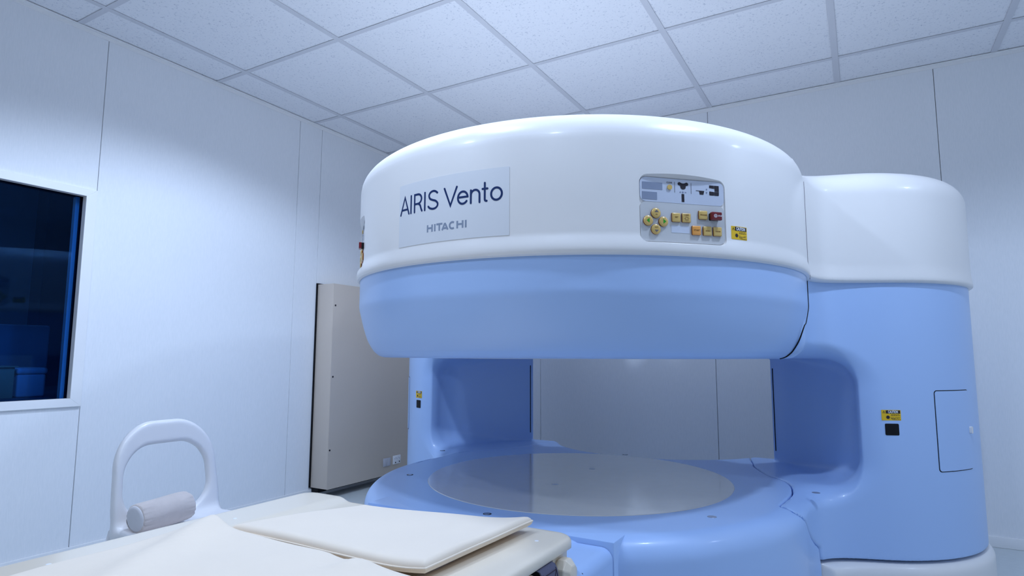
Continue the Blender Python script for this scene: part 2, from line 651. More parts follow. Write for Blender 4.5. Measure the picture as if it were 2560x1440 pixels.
# the side behind the photographer is an opening added to let world fill light in: only its lintel and reveals are wall
bm = box_bm(XL, XR, YF - .06, YF, 2.2, ZT + .1)
box_bm(XL, XL + .3, YF - .06, YF, 0, 2.2, bm=bm)
box_bm(XR - .3, XR, YF - .06, YF, 0, 2.2, bm=bm)
bm_obj('wall_front', bm, 'wall', kind='structure')

box('baseboard_back', XL, XR, YB - .010, YB, 0, .053, 'trim', bevel=.003, kind='structure')
box('baseboard_left', XL, XL + .010, YF, YB - .011, 0, .053, 'trim', bevel=.003, kind='structure')

# window: four mitred boards, dark seal, pane, white bead
win = thing('window_1', '', '', (XL, .88, 1.2))
del win['label'], win['category']
win['kind'] = 'structure'
FO = (.283, 1.480, .687, 1.716)
FI = (.330, 1.433, .725, 1.680)
xa, xb = XL - .02, XL + .014


def frame_board(o0, o1, i1, i0):
    """outer edge o0-o1, inner edge i0-i1 as (y, z)"""
    vs = []
    for x in (xa, xb):
        vs += [(x, *o0), (x, *o1), (x, *i1), (x, *i0)]
    bm = bmesh.new()
    v = [bm.verts.new(p) for p in vs]
    for f in ((0, 1, 2, 3), (7, 6, 5, 4), (0, 4, 5, 1), (1, 5, 6, 2), (2, 6, 7, 3), (3, 7, 4, 0)):
        bm.faces.new([v[k] for k in f])
    bmesh.ops.bevel(bm, geom=list(bm.edges), offset=.0012, segments=1, affect='EDGES')
    bm_obj('window_frame', bm, 'trim', win)


frame_board((FO[0], FO[3]), (FO[1], FO[3]), (FI[1], FI[3]), (FI[0], FI[3]))
frame_board((FO[0], FO[2]), (FO[1], FO[2]), (FI[1], FI[2]), (FI[0], FI[2]))
frame_board((FO[1], FO[2]), (FO[1], FO[3]), (FI[1], FI[3]), (FI[1], FI[2]))
frame_board((FO[0], FO[2]), (FO[0], FO[3]), (FI[0], FI[3]), (FI[0], FI[2]))
sl = box_bm(XL - .085, XL - .024, FI[1] + .003, FI[1] + .012, FI[2] - .01, FI[3] + .01)
box_bm(XL - .085, XL - .024, FI[0] - .012, FI[0] - .003, FI[2] - .01, FI[3] + .01, bm=sl)
box_bm(XL - .085, XL - .024, FI[0] - .01, FI[1] + .01, FI[2] - .012, FI[2] - .003, bm=sl)
box_bm(XL - .085, XL - .024, FI[0] - .01, FI[1] + .01, FI[3] + .003, FI[3] + .012, bm=sl)
bm_obj('window_seal', sl, 'black', win)
box('pane', XL - .036, XL - .030, FI[0] - .003, FI[1] + .003, FI[2] - .003, FI[3] + .003, 'glass', win)
box('window_bead', XL - .080, XL - .055, 1.419, 1.4355, FI[2] - .01, FI[3] + .01, 'trim', win)

# control room behind the window: its walls, ceiling, floor and pillar
box('wall_control_far', -6.3, -6.25, -1.2, 3.6, 0, 2.6, 'ctl_wall', kind='structure')
box('wall_control_back', -6.25, XL - .09, 3.6, 3.65, 0, 2.6, 'ctl_wall', kind='structure')
box('wall_control_front', -6.25, XL - .09, -1.25, -1.2, 0, 2.6, 'ctl_wall', kind='structure')
box('ceiling_control', -6.3, XL - .09, -1.25, 3.65, 2.6, 2.65, 'ctl_wall', kind='structure')
box('floor_control', -6.3, XL - .09, -1.25, 3.65, -.05, 0, 'ctl_wall', kind='structure')
box('trim_5', -6.25, -6.05, 2.44, 2.63, 0, 2.6, 'ctl_dark', kind='structure')  # dark pillar against the far wall of the control room

# ================================================================== MRI SCANNER
mri = thing('mri_scanner', 'large open scanner with white top housing on two blue columns over a round table disc', 'scanner', (CX, CY, 0))


def curved_patch(name, fmap, s0, s1, z0, z1, rad, off0, off1, mat, parent, n=14, smooth=True):
    """thin rounded rectangle wrapped on a surface map(s, z, offset)"""
    cols = []
    k = 6
    if rad > 0:
        cols += [(s0 + rad * (1 - math.cos(math.pi / 2 * i / k)), rad * (1 - math.sin(math.pi / 2 * i / k))) for i in range(k + 1)]
    else:
        cols.append((s0, 0))
    a, b = cols[-1][0], s1 - rad
    cols += [(a + (b - a) * i / n, 0) for i in range(1, n)]
    if rad > 0:
        cols += [(s1 - rad * (1 - math.cos(math.pi / 2 * i / k)), rad * (1 - math.sin(math.pi / 2 * i / k))) for i in range(k, -1, -1)]
    else:
        cols.append((s1, 0))
    verts, faces = [], []
    for s, e in cols:
        for off in (off0, off1):
            verts.append(fmap(s, z0 + e, off))
            verts.append(fmap(s, z1 - e, off))
    N = len(cols)
    for i in range(N - 1):
        p, q = i * 4, i * 4 + 4
        faces += [(p + 2, q + 2, q + 3, p + 3), (p + 1, q + 1, q, p), (p, q, q + 2, p + 2), (p + 3, q + 3, q + 1, p + 1)]
    faces += [(0, 2, 3, 1), ((N - 1) * 4 + 1, (N - 1) * 4 + 3, (N - 1) * 4 + 2, (N - 1) * 4)]
    bm = bmesh.new()
    vs = [bm.verts.new(v) for v in verts]
    for f in faces:
        bm.faces.new([vs[i] for i in f])
    bmesh.ops.remove_doubles(bm, verts=bm.verts, dist=1e-6)
    return bm_obj(name, bm, mat, parent, smooth=smooth, angle=30)


def ribbon_bm(bm, fmap, pts, width, off0, off1, round_caps=True, closed=False):
    """flat stroke of lettering wrapped on a surface map"""
    P = [np.array(p, float) for p in pts]
    N = len(P)
    L, Rr = [], []
    for i in range(N):
        if closed:
            d0, d1 = P[i] - P[i - 1], P[(i + 1) % N] - P[i]
        else:
            d1 = P[min(i + 1, N - 1)] - P[min(i, N - 2)]
            d0 = P[max(i, 1)] - P[max(i - 1, 0)]
        d0, d1 = d0 / np.linalg.norm(d0), d1 / np.linalg.norm(d1)
        n0, n1 = np.array([-d0[1], d0[0]]), np.array([-d1[1], d1[0]])
        nn = n0 + n1
        nn = nn / max(np.dot(nn, nn) / 2, .35)
        L.append(P[i] + nn * width / 2)
        Rr.append(P[i] - nn * width / 2)
    if round_caps and not closed:
        def capped(side):
            d = (P[0] - P[1]) if side == 0 else (P[-1] - P[-2])
            d = d / np.linalg.norm(d)
            n = np.array([-d[1], d[0]])
            c = P[0] if side == 0 else P[-1]
            out = []
            for t in (20, 45, 70, 85):
                a = R(t)
                out.append((c + (n * math.cos(a) + d * math.sin(a)) * width / 2, c + (-n * math.cos(a) + d * math.sin(a)) * width / 2))
            return out
        c0 = capped(0)
        c1 = capped(1)
        L = [b for a, b in reversed(c0)] + L + [a for a, b in c1]
        Rr = [a for a, b in reversed(c0)] + Rr + [b for a, b in c1]
    N = len(L)
    top = [(bm.verts.new(fmap(*L[i], off1)), bm.verts.new(fmap(*Rr[i], off1))) for i in range(N)]
    bot = [(bm.verts.new(fmap(*L[i], off0)), bm.verts.new(fmap(*Rr[i], off0))) for i in range(N)]
    for i in range(N if closed else N - 1):
        j = (i + 1) % N
        bm.faces.new((top[i][0], top[i][1], top[j][1], top[j][0]))
        bm.faces.new((top[i][0], top[j][0], bot[j][0], bot[i][0]))
        bm.faces.new((top[i][1], bot[i][1], bot[j][1], top[j][1]))
    return bm


def poly_bm(bm, fmap, pts, off):
    bm.faces.new([bm.verts.new(fmap(*p, off)) for p in pts])


_font_cache = {}


def text_bm(bm, fmap, string, s, z, size, off, align='CENTER', weight=0.0):
    key = (string, size, weight, align)
    if key not in _font_cache:
        cu = bpy.data.curves.new('lettering', 'FONT')
        cu.body = string
        cu.size = size
        cu.align_x = align
        cu.align_y = 'CENTER'
        cu.offset = weight
        cu.resolution_u = 3
        o = bpy.data.objects.new('lettering', cu)
        COL.objects.link(o)
        bpy.context.view_layer.update()
        me = bpy.data.meshes.new_from_object(o.evaluated_get(bpy.context.evaluated_depsgraph_get()))
        _font_cache[key] = ([v.co.copy() for v in me.vertices], [tuple(p.vertices) for p in me.polygons])
        bpy.data.objects.remove(o)
        bpy.data.curves.remove(cu)
        bpy.data.meshes.remove(me)
    V, F = _font_cache[key]
    vs = [bm.verts.new(fmap(s + v.x, z + v.y, off)) for v in V]
    for f in F:
        try:
            bm.faces.new([vs[i] for i in f])
        except ValueError:
            pass


# ---- white top housing (lathed drum) with two recesses for the control panels
prof = [(.02, 1.203), (.838, 1.203), (.846, 1.1995), (.8495, 1.2005), (.8540, 1.204), (.8562, 1.209), (.8570, 1.215), (.8567, 1.222), (.8555, 1.231), (.8535, 1.241), (.8514, 1.251), (.8503, 1.257), (.85, 1.264), (.85, 1.36), (.85, 1.525)]
prof += [tuple(map(float, p)) for p in catmull([(.8492, 1.540), (.8455, 1.559), (.8375, 1.577), (.8235, 1.594), (.803, 1.6085), (.776, 1.6205), (.74, 1.630), (.68, 1.638), (.61, 1.6425)], 4)]
prof += [(.5, 1.646), (.3, 1.648), (.02, 1.649)]
prof = [(r_ + DR if r_ > .6 else r_, z) for r_, z in prof]
drum = lathe('top_housing', prof, DX, DY, 'white', mri, n=288)
PTH, PZ = .7718, 1.330


def panel_map(side):
    th = PTH * side
    n = Vector((math.sin(th), -math.cos(th), 0))
    t = Vector((math.cos(th), math.sin(th), 0))

    def f(u, w, off):                      # u, w in millimetres on the panel face
        return Vector((CX - (.014 if side < 0 else 0), CY + .002, PZ)) + n * (.837 + off) + t * (u / 1000) + Vector((0, 0, w / 1000))
    return f


def rrect(x0, x1, y0, y1, r, k=5):
    out = []
    for cx, cy, a0 in ((x1 - r, y0 + r, -90), (x1 - r, y1 - r, 0), (x0 + r, y1 - r, 90), (x0 + r, y0 + r, 180)):
        for i in range(k + 1):
            a = R(a0 + 90 * i / k)
            out.append((cx + r * math.cos(a), cy + r * math.sin(a)))
    return out


cutters = []
for side in (1, -1):
    f = panel_map(side)
    bm = bmesh.new()
    rings = []
    for (x0, x1, y0, y1, r, off) in ((-123, 140, -92, 89, 20, -.002), (-124, 142, -93, 91, 21, .002), (-128, 151, -95, 98, 24, .0125), (-136, 165, -104, 112, 28, .03)):
        rings.append([bm.verts.new(f(u, w, off)) for u, w in rrect(x0, x1, y0, y1, r)])
    for a, b in zip(rings[:-1], rings[1:]):
        for i in range(len(a)):
            j = (i + 1) % len(a)
            bm.faces.new((a[i], a[j], b[j], b[i]))
    bm.faces.new(rings[0][::-1])
    bm.faces.new(rings[-1])
    c = bm_obj('cutter', bm, 'white')
    cutters.append(c)
    md = drum.modifiers.new('recess', 'BOOLEAN')
    md.object = c
    md.operation = 'DIFFERENCE'
    md.solver = 'EXACT'
bpy.context.view_layer.update()
me = bpy.data.meshes.new_from_object(drum.evaluated_get(bpy.context.evaluated_depsgraph_get()))
drum.modifiers.clear()
drum.data = me
me.name = 'top_housing'
me.polygons.foreach_set('use_smooth', [True] * len(me.polygons))
me.set_sharp_from_angle(angle=R(28))
me.materials.clear()
me.materials.append(M['white'])
for c in cutters:
    bpy.data.objects.remove(c)

# ---- control panels
ROUND = [(-76, -13, 'up', 'grey_ink'), (-99.5, -35, 'left', 'green'), (-54, -35.5, 'right', 'green'), (-77, -58, 'down', 'grey_ink')]
SQUARE = [(-28, -2.4, -34.4, -9, 'SET', 'key'), (2.6, 29.2, -34, -8.4, 'LASER', 'key'), (54.9, 81.5, -23, 2, 'RELEASE', 'key'), (32.6, 59.4, -68, -42, 'START', 'key_orange'), (67.1, 93.5, -68, -42, '', 'key'), (98.7, 125.2, -68, -42, '', 'key')]


def control_panel(side):
    f = panel_map(side)
    low = curved_patch('control_panel', f, -121, 137, -91, 19, 17, -.0015, .0006, 'panel_low', mri, n=4)
    curved_patch('display_window', f, -121, 137.5, 19.3, 88, 17, -.0015, .0010, 'panel_top', low, n=4)

    def patch(name, x0, x1, y0, y1, r, o1, mat, o0=.0004):
        return curved_patch(name, f, x0, x1, y0, y1, r, o0, o1, mat, low, n=3)
    patch('screen', -114.4, -53.7, 54, 74, .5, .0016, 'lcd')
    patch('screen', -115, -70.2, 25.2, 46.4, .5, .0016, 'lcd')
    patch('blank_label', -29, 26.5, -64, -43.6, .5, .0012, 'lcd_pale')
    for (u, w, d, ink) in ROUND:
        v, fa = [], []
        for rr, oo in ((14.2, .0004), (14.2, .0045), (12.4, .0068), (9, .0074)):
            v.append((rr, oo))
        bm = bmesh.new()
        rings = [[bm.verts.new(f(u + rr * math.cos(2 * math.pi * i / 28), w + rr * math.sin(2 * math.pi * i / 28), oo)) for i in range(28)] for rr, oo in v]
        for a, b in zip(rings[:-1], rings[1:]):
            for i in range(28):
                j = (i + 1) % 28
                bm.faces.new((a[i], a[j], b[j], b[i]))
        bm.faces.new(rings[-1])
        bm.faces.ensure_lookup_table()
        o = bm_obj('arrow_button', bm, 'key', low, smooth=True, angle=50)
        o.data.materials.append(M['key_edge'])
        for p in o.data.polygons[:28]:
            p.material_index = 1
        bm = bmesh.new()
        T = {'up': ((-6.5, 2), (6.5, 2), (0, 8.5)), 'down': ((-6.5, -2), (0, -8.5), (6.5, -2)), 'left': ((2, -7), (2, 7), (-6.5, 0)), 'right': ((-2, -7), (6.5, 0), (-2, 7))}[d]
        poly_bm(bm, f, [(u + a, w + b) for a, b in T], .0078)
        bm_obj('arrow_mark', bm, ink, low)
        if d in ('up', 'down'):
            bm = bmesh.new()
            text_bm(bm, f, 'IN' if d == 'up' else 'OUT', u, w + (-4.5 if d == 'up' else 4.5), 5.0, .0078, weight=.12)
            bm_obj('key_lettering', bm, 'key_ink', low)
    for (x0, x1, y0, y1, txt, mt) in SQUARE:
        bm = bmesh.new()
        rings = []
        for ins, oo in ((0, .0004), (0, .0048), (1.2, .0064), (3, .0069)):
            rings.append([bm.verts.new(f(a, b, oo)) for a, b in rrect(x0 + ins, x1 - ins, y0 + ins, y1 - ins, 2.2, 3)])
        for a, b in zip(rings[:-1], rings[1:]):
            for i in range(len(a)):
                j = (i + 1) % len(a)
                bm.faces.new((a[i], a[j], b[j], b[i]))
        bm.faces.new(rings[-1])
        n = len(rings[0])
        o = bm_obj('square_button', bm, mt, low, smooth=True, angle=40)
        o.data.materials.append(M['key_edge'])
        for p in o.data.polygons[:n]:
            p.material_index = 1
        cx, cy = (x0 + x1) / 2, (y0 + y1) / 2
        bm = bmesh.new()
        if txt == 'LASER':
            text_bm(bm, f, txt, cx, cy + 7.5, 5.2, .0073, weight=.1)
            ribbon_bm(bm, f, [(cx + 4.2 * math.cos(a), cy - 2.5 + 4.2 * math.sin(a)) for a in np.linspace(0, 2 * math.pi, 16, endpoint=False)], .9, .0070, .0073, closed=True)
            for a in np.linspace(0, 2 * math.pi, 8, endpoint=False):
                ribbon_bm(bm, f, [(cx + 5.8 * math.cos(a), cy - 2.5 + 5.8 * math.sin(a)), (cx + 8 * math.cos(a), cy - 2.5 + 8 * math.sin(a))], .9, .0070, .0073, False)
        elif txt:
            text_bm(bm, f, txt, cx, cy, 6.6 if len(txt) < 6 else 5.6, .0073, weight=.12)
        else:
            for q in range(5):
                ribbon_bm(bm, f, [(cx - 7 + q * 3, cy), (cx - 5.2 + q * 3, cy)], 3.2, .0070, .0073, False)
        bm_obj('key_lettering', bm, 'key_ink', low)
    # red stop switch on its black socket
    stop = bm_obj('stop_switch', box_bm(0, 1, 0, 1, 0, 1), 'red', low)
    bm = bmesh.new()
    rings = [[bm.verts.new(f(a, b, oo)) for a, b in rrect(87 + i, 119.5 - i, -25 + i, -2.2 - i, 2.5, 3)] for i, oo in ((0, .0095), (0, .0170), (1.2, .0184), (3.5, .0188))]
    for a, b in zip(rings[:-1], rings[1:]):
        for i in range(len(a)):
            j = (i + 1) % len(a)
            bm.faces.new((a[i], a[j], b[j], b[i]))
    bm.faces.new(rings[-1])
    bm.faces.new(rings[0][::-1])
    bmesh.ops.recalc_face_normals(bm, faces=bm.faces)
    bm.to_mesh(stop.data)
    bm.free()
    curved_patch('stop_socket', f, 88.5, 118, -23.8, -3.4, 2.5, .0004, .0100, 'black', low, n=3)
    bm = bmesh.new()
    text_bm(bm, f, 'STOP', 112, -13.5, 5.4, .0191, weight=.12)
    sx, sw = 98.5, -13.5
    ring = [(sx + 4.6 * math.cos(a), sw + 4.6 * math.sin(a)) for a in np.linspace(0, 2 * math.pi, 18, endpoint=False)]
    ribbon_bm(bm, f, ring, .9, .0187, .0191, closed=True)
    ribbon_bm(bm, f, [(sx + 2.2 * math.cos(a), sw + .5 + 2.2 * math.sin(a)) for a in np.linspace(0, 2 * math.pi, 10, endpoint=False)], .8, .0187, .0191, closed=True)
    ribbon_bm(bm, f, [(sx - 2.9, sw - 2.7), (sx, sw - 1.5), (sx + 2.9, sw - 2.7)], .8, .0187, .0191, False)
    bm_obj('switch_lettering', bm, 'white_ink', low)
    # clear key, pictograms and dividers on the display
    curved_patch('clear_button', f, -38.9, -24.7, 55.8, 70, 7.05, .0008, .0042, 'key', low, n=2)
    bm = bmesh.new()
    text_bm(bm, f, 'CLEAR', -32, 76.2, 6.0, .0016, weight=.08)
    bm_obj('display_lettering', bm, 'ink', low)

    def mark(name, mat, *polys):
        for q in polys:
            bm = bmesh.new()
            poly_bm(bm, f, [tuple(p) for p in q], .0016)
            bm_obj(name, bm, mat, low)
    mark('divider_line', 'ink', ((-16.3, 49.5), (-15.4, 49.5), (-15.4, 79.6), (-16.3, 79.6)), ((34.5, 49), (35.4, 49), (35.4, 80), (34.5, 80)))
    shape = catmull([(-6, 77), (-1, 80), (5, 77.5), (10, 76.8), (15, 77.5), (21, 80), (26, 77), (25, 72), (19, 69.5), (17, 62.5), (10, 59.6), (3, 62.5), (1, 69.5), (-5, 72)], 4, True)
    mark('pictogram', 'ink', shape[::-1], ((5, 46.5), (5, 24), (13, 24), (13, 46.5)), ((49.6, 60), (76.5, 60), (75.5, 58.2), (73.2, 49), (61.6, 49), (60, 58.4), (49.6, 58.6)),
         ((92, 77.5), (106.6, 77.5), (106.6, 68.2), (92, 70)), ((107.4, 77.5), (122.5, 77.5), (122.5, 60.5), (109, 60.5), (109, 68), (107.4, 68.2)), ((92, 60), (106.6, 59.2), (106.6, 48.6), (94, 48.6), (92, 50)), ((107.4, 59.2), (122.5, 59.8), (122, 49.5), (120.5, 48.6), (107.4, 48.6)))
    circ = lambda a, b, r_: [(a + r_ * math.cos(t), b + r_ * math.sin(t)) for t in np.linspace(0, 2 * math.pi, 14, endpoint=False)]
    mark('pictogram', 'lcd', ((3, 53.8), (3, 49.2), (-2.6, 51.5)), ((15.4, 53.8), (21, 51.5), (15.4, 49.2)), circ(9.2, 51.5, 2.6), circ(83.5, 65, 2.4), ((81, 58), (86, 58), (83.5, 51)))


for side in (1, -1):
    control_panel(side)

# ---- name plate and lettering on the drum


LIP_Z = [z for r_, z in prof if r_ > .84 + DR and z > 1.206 and z < 1.53]
LIP_R = [r_ for r_, z in prof if r_ > .84 + DR and z > 1.206 and z < 1.53]


def drum_map(s, z, off):
    th = s / .85                                              # s is measured about the magnet axis, the skin about the drum's own
    th = math.atan2(CX + .85 * math.sin(th) - DX, -(CY - .85 * math.cos(th) - DY))
    r_ = float(np.interp(z, LIP_Z, LIP_R)) + off
    return Vector((DX + r_ * math.sin(th), DY - r_ * math.cos(th), z))


def letter_map(s, z, off):
    return drum_map(s / 1000, 1.35 + z / 1000, off)


plate = curved_patch('name_plate', drum_map, -.2335, .1736, 1.2595, 1.4550, .001, -.001, .0012, 'name_plate', mri, n=24)
C0, C1, X1 = 10.7, 64.6, 47.8
arc = lambda cx, cy, rx, ry, a0, a1, n=14: [(cx + rx * math.cos(R(a)), cy + ry * math.sin(R(a))) for a in np.linspace(a0, a1, n)]
STROKES = [
    [(-225.2, C0), (-205, C1), (-184.7, C0)], [(-218.8, 25.6), (-190.6, 25.6)],
    [(-175, C1), (-175, C0)],
    [(-158.6, C0), (-158.6, C1), (-144, C1)] + arc(-143.5, 50, 15.2, 14.6, 85, -85, 10) + [(-158.2, 35.4)],
    catmull([(-142, 35.4), (-134, 29.5), (-129.8, 19), (-126, 11.4)], 5),
    [(-113.7, C1), (-113.7, C0)],
    catmull([(-64, 57.6), (-72, 63), (-81.2, 64.6), (-91.5, 61), (-96.4, 52.5), (-92.6, 43), (-82, 37.6), (-70.5, 33.6), (-62.8, 26), (-63.2, 18), (-70, 12.2), (-81.5, 10.6), (-93, 14.2), (-99, 19.6)], 5),
    [(-36.8, C1), (-14.8, C0 + .6), (7.4, C1)],
    [(12.4, 31.4), (44.2, 31.4)] + arc(28, 29.8, 16.4, 18, 8, 322, 26),
    [(55, C0), (55, X1)], [(55.2, 34)] + arc(69, 34, 13.9, 13.9, 172, 4, 14) + [(83, C0)],
    [(99.4, C1), (99.4, 18.5)] + catmull([(99.6, 16), (101.5, 13), (105.5, 12.2)], 4), [(92.3, X1), (107.6, X1)],
]
bm = bmesh.new()
for st in STROKES:
    ribbon_bm(bm, letter_map, [tuple(p) for p in st], 6.0, .0008, .0019)
ribbon_bm(bm, letter_map, arc(135.3, 30.2, 16.2, 17.6, 0, 360, 33)[:-1], 6.0, .0008, .0019, closed=True)
bm_obj('model_lettering', bm, 'navy', plate)
B0, B1 = -58.5, -36.6
bm = bmesh.new()
for st in ([(-100.4, B1), (-100.4, B0)], [(-82.3, B1), (-82.3, B0)], [(-100.4, -46.8), (-82.3, -46.8)], [(-71.6, B1), (-71.6, B0)], [(-65.8, -38.7), (-42.8, -38.7)], [(-54.4, -38.7), (-54.4, B0)],
           [(-43.8, B0), (-33.6, -38)], [(-33.6, -38), (-23.0, B0)], [(-40, -53.2), (-27, -53.2)], arc(-7, -47.5, 9.3, 9.4, 52, 308, 18),
           [(10.3, B1), (10.3, B0)], [(28.6, B1), (28.6, B0)], [(10.3, -46.8), (28.6, -46.8)], [(39.1, B1), (39.1, B0)]):
    ribbon_bm(bm, letter_map, st, 5.8, .0008, .0016, round_caps=False)
bm_obj('maker_lettering', bm, 'steel_print', plate)


# ---- warning labels
def warning_label(parent, fmap, s0, s1, z0, z1, name='warning_label'):
    w, h = s1 - s0, z1 - z0
    lab = curved_patch(name, fmap, s0, s1, z0, z1, min(w, h) * .04, -.001, .0007, 'yellow', parent, n=6)

    def g(u, v, off):
        return fmap(s0 + u * w, z0 + v * h, off)
    bm = bmesh.new()
    for i in range(6):                                        # black heading band in strips that follow the curve
        a, b = .22 + .75 * i / 6, .22 + .75 * (i + 1) / 6
        poly_bm(bm, g, [(a, .66), (b, .66), (b, .96), (a, .96)], .0010)
    ribbon_bm(bm, g, [(.06, .70), (.18, .70), (.12, .93), ], .018, .0008, .0010, closed=True)
    ribbon_bm(bm, g, [(.12, .76), (.12, .84)], .03, .0008, .0010, False)
    star = []
    for i in range(32):
        a = 2 * math.pi * i / 32
        r_ = .115 if i % 2 == 0 else .075
        star.append((.32 + r_ * math.cos(a), .30 + r_ * math.sin(a) * w / h))
    poly_bm(bm, g, star, .0010)
    rng = random.Random(4)
    ribbon_bm(bm, g, [(.40, .30), (.95, .30)], .02, .0008, .0010, False)
    for row, a0, b0 in ((.57, .50, .90), (.47, .48, .95), (.22, .48, .92), (.15, .48, .74), (.07, .55, .96)):
        u = a0
        while u < b0 - .03:
            l_ = rng.uniform(.03, .11)
            ribbon_bm(bm, g, [(u, row), (min(u + l_, b0), row)], .042, .0008, .0010, False)
            u += l_ + .022
    bm_obj('label_print', bm, 'ink', lab)
    bm = bmesh.new()

    def gt(u, v, off):
        return fmap(s0 + .595 * w + u * .62, z0 + .81 * h + v, off)
    text_bm(bm, gt, 'CAUTION', 0, 0, .33 * h * 1.0, .0012, weight=.0004)
    bm_obj('label_heading', bm, 'white_ink', lab)
    return lab


warning_label(mri, drum_map, .8185, .8790, 1.2583, 1.2960)
warning_label(mri, drum_map, -.8790, -.8185, 1.2583, 1.2960)


def column_map(side):
    qx, qy = CX + side * AQ * UX, CY + AQ * UY

    def f(s, z, off):                                          # s: metres along the face; left column reads left to right too
        ph = s / .528
        return Vector((qx + side * (.528 + off) * math.sin(side * ph), qy - (.528 + off) * math.cos(ph), z))
    return f


for side in (1, -1):
    f = column_map(side)
    c = side * R(24.5) * .528
    warning_label(mri, f, c - .033, c + .033, .7000, .7370)
    curved_patch('sensor_window', f, c - .0235, c + .0235, .6475, .6885, .004, -.001, .0012, 'black', mri, n=4)
    a0, a1 = R(42.9) * .528, R(63.6) * .528
    if side < 0:
        a0, a1 = -a1, -a0
    curved_patch('hatch_gap', f, a0 - .003, a1 + .003, .516, .8065, .012, -.002, .0006, 'black', mri, n=14)
    hatch = curved_patch('access_hatch', f, a0, a1, .519, .8035, .010, -.002, .0022, 'blue', mri, n=14)
    e = a1 - .004 if side > 0 else a0 + .004
    curved_patch('latch', f, e - .006, e + .006, .645, .671, .0055, .002, .010, 'white', hatch, n=3)

# ---- blue lower bowl of the upper pole
bp_ = [(.02, 1.206), (.845, 1.206), (.848, 1.203), (.848, 1.15)] + [(float(bowl_r(z)), z) for z in BOWL_Z[::-1] if z < 1.125] + [(.742, .92), (.02, .92)]
bp_ = [(r_ + DR - .004 if r_ > .6 else r_, z) for r_, z in bp_]
lathe('pole_bowl', bp_, DX, DY, 'blue', mri, n=288)
lathe('pole_plate', [(.01, .9205), (.582, .9205), (.583, .9195), (.583, .918), (.01, .918)], CX, CY, 'disc', mri, n=128)

# ---- moulded covers
H = .0085
V, Q = surface_net(sd_white_arm, (-.42, 2.0, 1.19), (.45, 3.65, 1.635), H)
net_obj('arm_cover', V, Q, 'white', mri, angle=50)
net_obj('arm_cover', V, Q, 'white', mri, mirror=True, angle=50)
V, Q = surface_net(sd_column, (-.62, 1.95, .205), (.44, 3.64, 1.21), .0065)
net_obj('column_cover', V, Q, 'blue', mri, angle=50)
net_obj('column_cover', V, Q, 'blue', mri, mirror=True, angle=50)
V, Q = surface_net(sd_base, (-1.95, 1.38, .01), (-.05, 3.22, .46), .007)
net_obj('base_cover', V, Q, 'blue', mri, angle=50)
V, Q = surface_net(sd_kick, (-.62, 1.9, 0), (.46, 3.65, .21), .010)
net_obj('plinth', V, Q, 'white', mri, angle=50)
net_obj('plinth', V, Q, 'white', mri, mirror=True, angle=50)


def on_surface(f, r0, r1, ang, z):
    """radius along a plan direction from the scanner axis where f changes sign"""
    c, s_ = math.cos(ang), math.sin(ang)
    fa = float(f(CX + r0 * c, CY + r0 * s_, z))
    for _ in range(40):
        rm = (r0 + r1) / 2
        if (float(f(CX + rm * c, CY + rm * s_, z)) < 0) == (fa < 0):
            r0 = rm
        else:
            r1 = rm
    return r0


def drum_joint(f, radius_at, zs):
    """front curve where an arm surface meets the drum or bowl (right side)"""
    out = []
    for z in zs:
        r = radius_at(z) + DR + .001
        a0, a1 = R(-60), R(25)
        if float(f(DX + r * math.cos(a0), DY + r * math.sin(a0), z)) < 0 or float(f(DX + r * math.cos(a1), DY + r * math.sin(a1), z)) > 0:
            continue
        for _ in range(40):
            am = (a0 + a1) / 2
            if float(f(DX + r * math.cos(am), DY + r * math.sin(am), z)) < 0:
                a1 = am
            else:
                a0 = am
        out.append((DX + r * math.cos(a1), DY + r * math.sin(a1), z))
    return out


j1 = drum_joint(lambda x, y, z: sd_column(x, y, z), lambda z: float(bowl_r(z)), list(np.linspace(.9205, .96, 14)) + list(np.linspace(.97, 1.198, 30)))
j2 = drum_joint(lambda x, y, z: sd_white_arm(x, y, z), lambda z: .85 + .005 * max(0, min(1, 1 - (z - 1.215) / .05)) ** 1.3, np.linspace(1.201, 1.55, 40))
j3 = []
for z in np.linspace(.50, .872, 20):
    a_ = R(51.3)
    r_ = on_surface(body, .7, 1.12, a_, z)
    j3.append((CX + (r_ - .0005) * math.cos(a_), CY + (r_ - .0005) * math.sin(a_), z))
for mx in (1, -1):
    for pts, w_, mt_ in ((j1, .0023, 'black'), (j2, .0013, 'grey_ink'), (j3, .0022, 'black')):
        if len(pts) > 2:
            tube('joint_shade_line', [p if mx > 0 else (2 * CX - p[0], p[1], p[2]) for p in pts], w_, mt_, mri, n=6)  # dark tubes added to draw the shade line of the joints
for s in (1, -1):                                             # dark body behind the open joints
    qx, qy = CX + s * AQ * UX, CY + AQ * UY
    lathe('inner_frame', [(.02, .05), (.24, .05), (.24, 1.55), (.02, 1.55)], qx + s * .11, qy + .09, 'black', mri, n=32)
lathe('lower_disc', [(.01, .44), (.5815, .44), (.583, .4525), (.5815, .4536), (.01, .4536)], CX, CY, 'disc', mri, n=192)
for x, y in ((-1.018, 2.443), (-1.016, 2.084)):
    lathe('disc_marker', [(.001, .4536), (.013, .4536), (.013, .4541), (.001, .4541)], x, y, 'lcd_pale', mri, n=20)
for x, y in ((-1.599, 1.956), (-1.011, 1.605), (-1.024, 2.873), (-1.855, 2.520)):
    o = lathe('bolt', [(.0005, .4521), (.013, .4521), (.013, .4528), (.0005, .4528)], x, y, 'ink', mri, n=24)
    lathe('bolt_head', [(.0005, .4526), (.009, .4526), (.009, .4537), (.007, .4541), (.0005, .4541)], x + .001, y - .003, 'chrome', o, n=20)
for x, y in ((-.417, 1.919), (-.17, 2.435)):
    lathe('screw_cap', [(.0005, .4521), (.014, .4521), (.0135, .4526), (.0005, .4526)], x, y, 'lcd', mri, n=24)

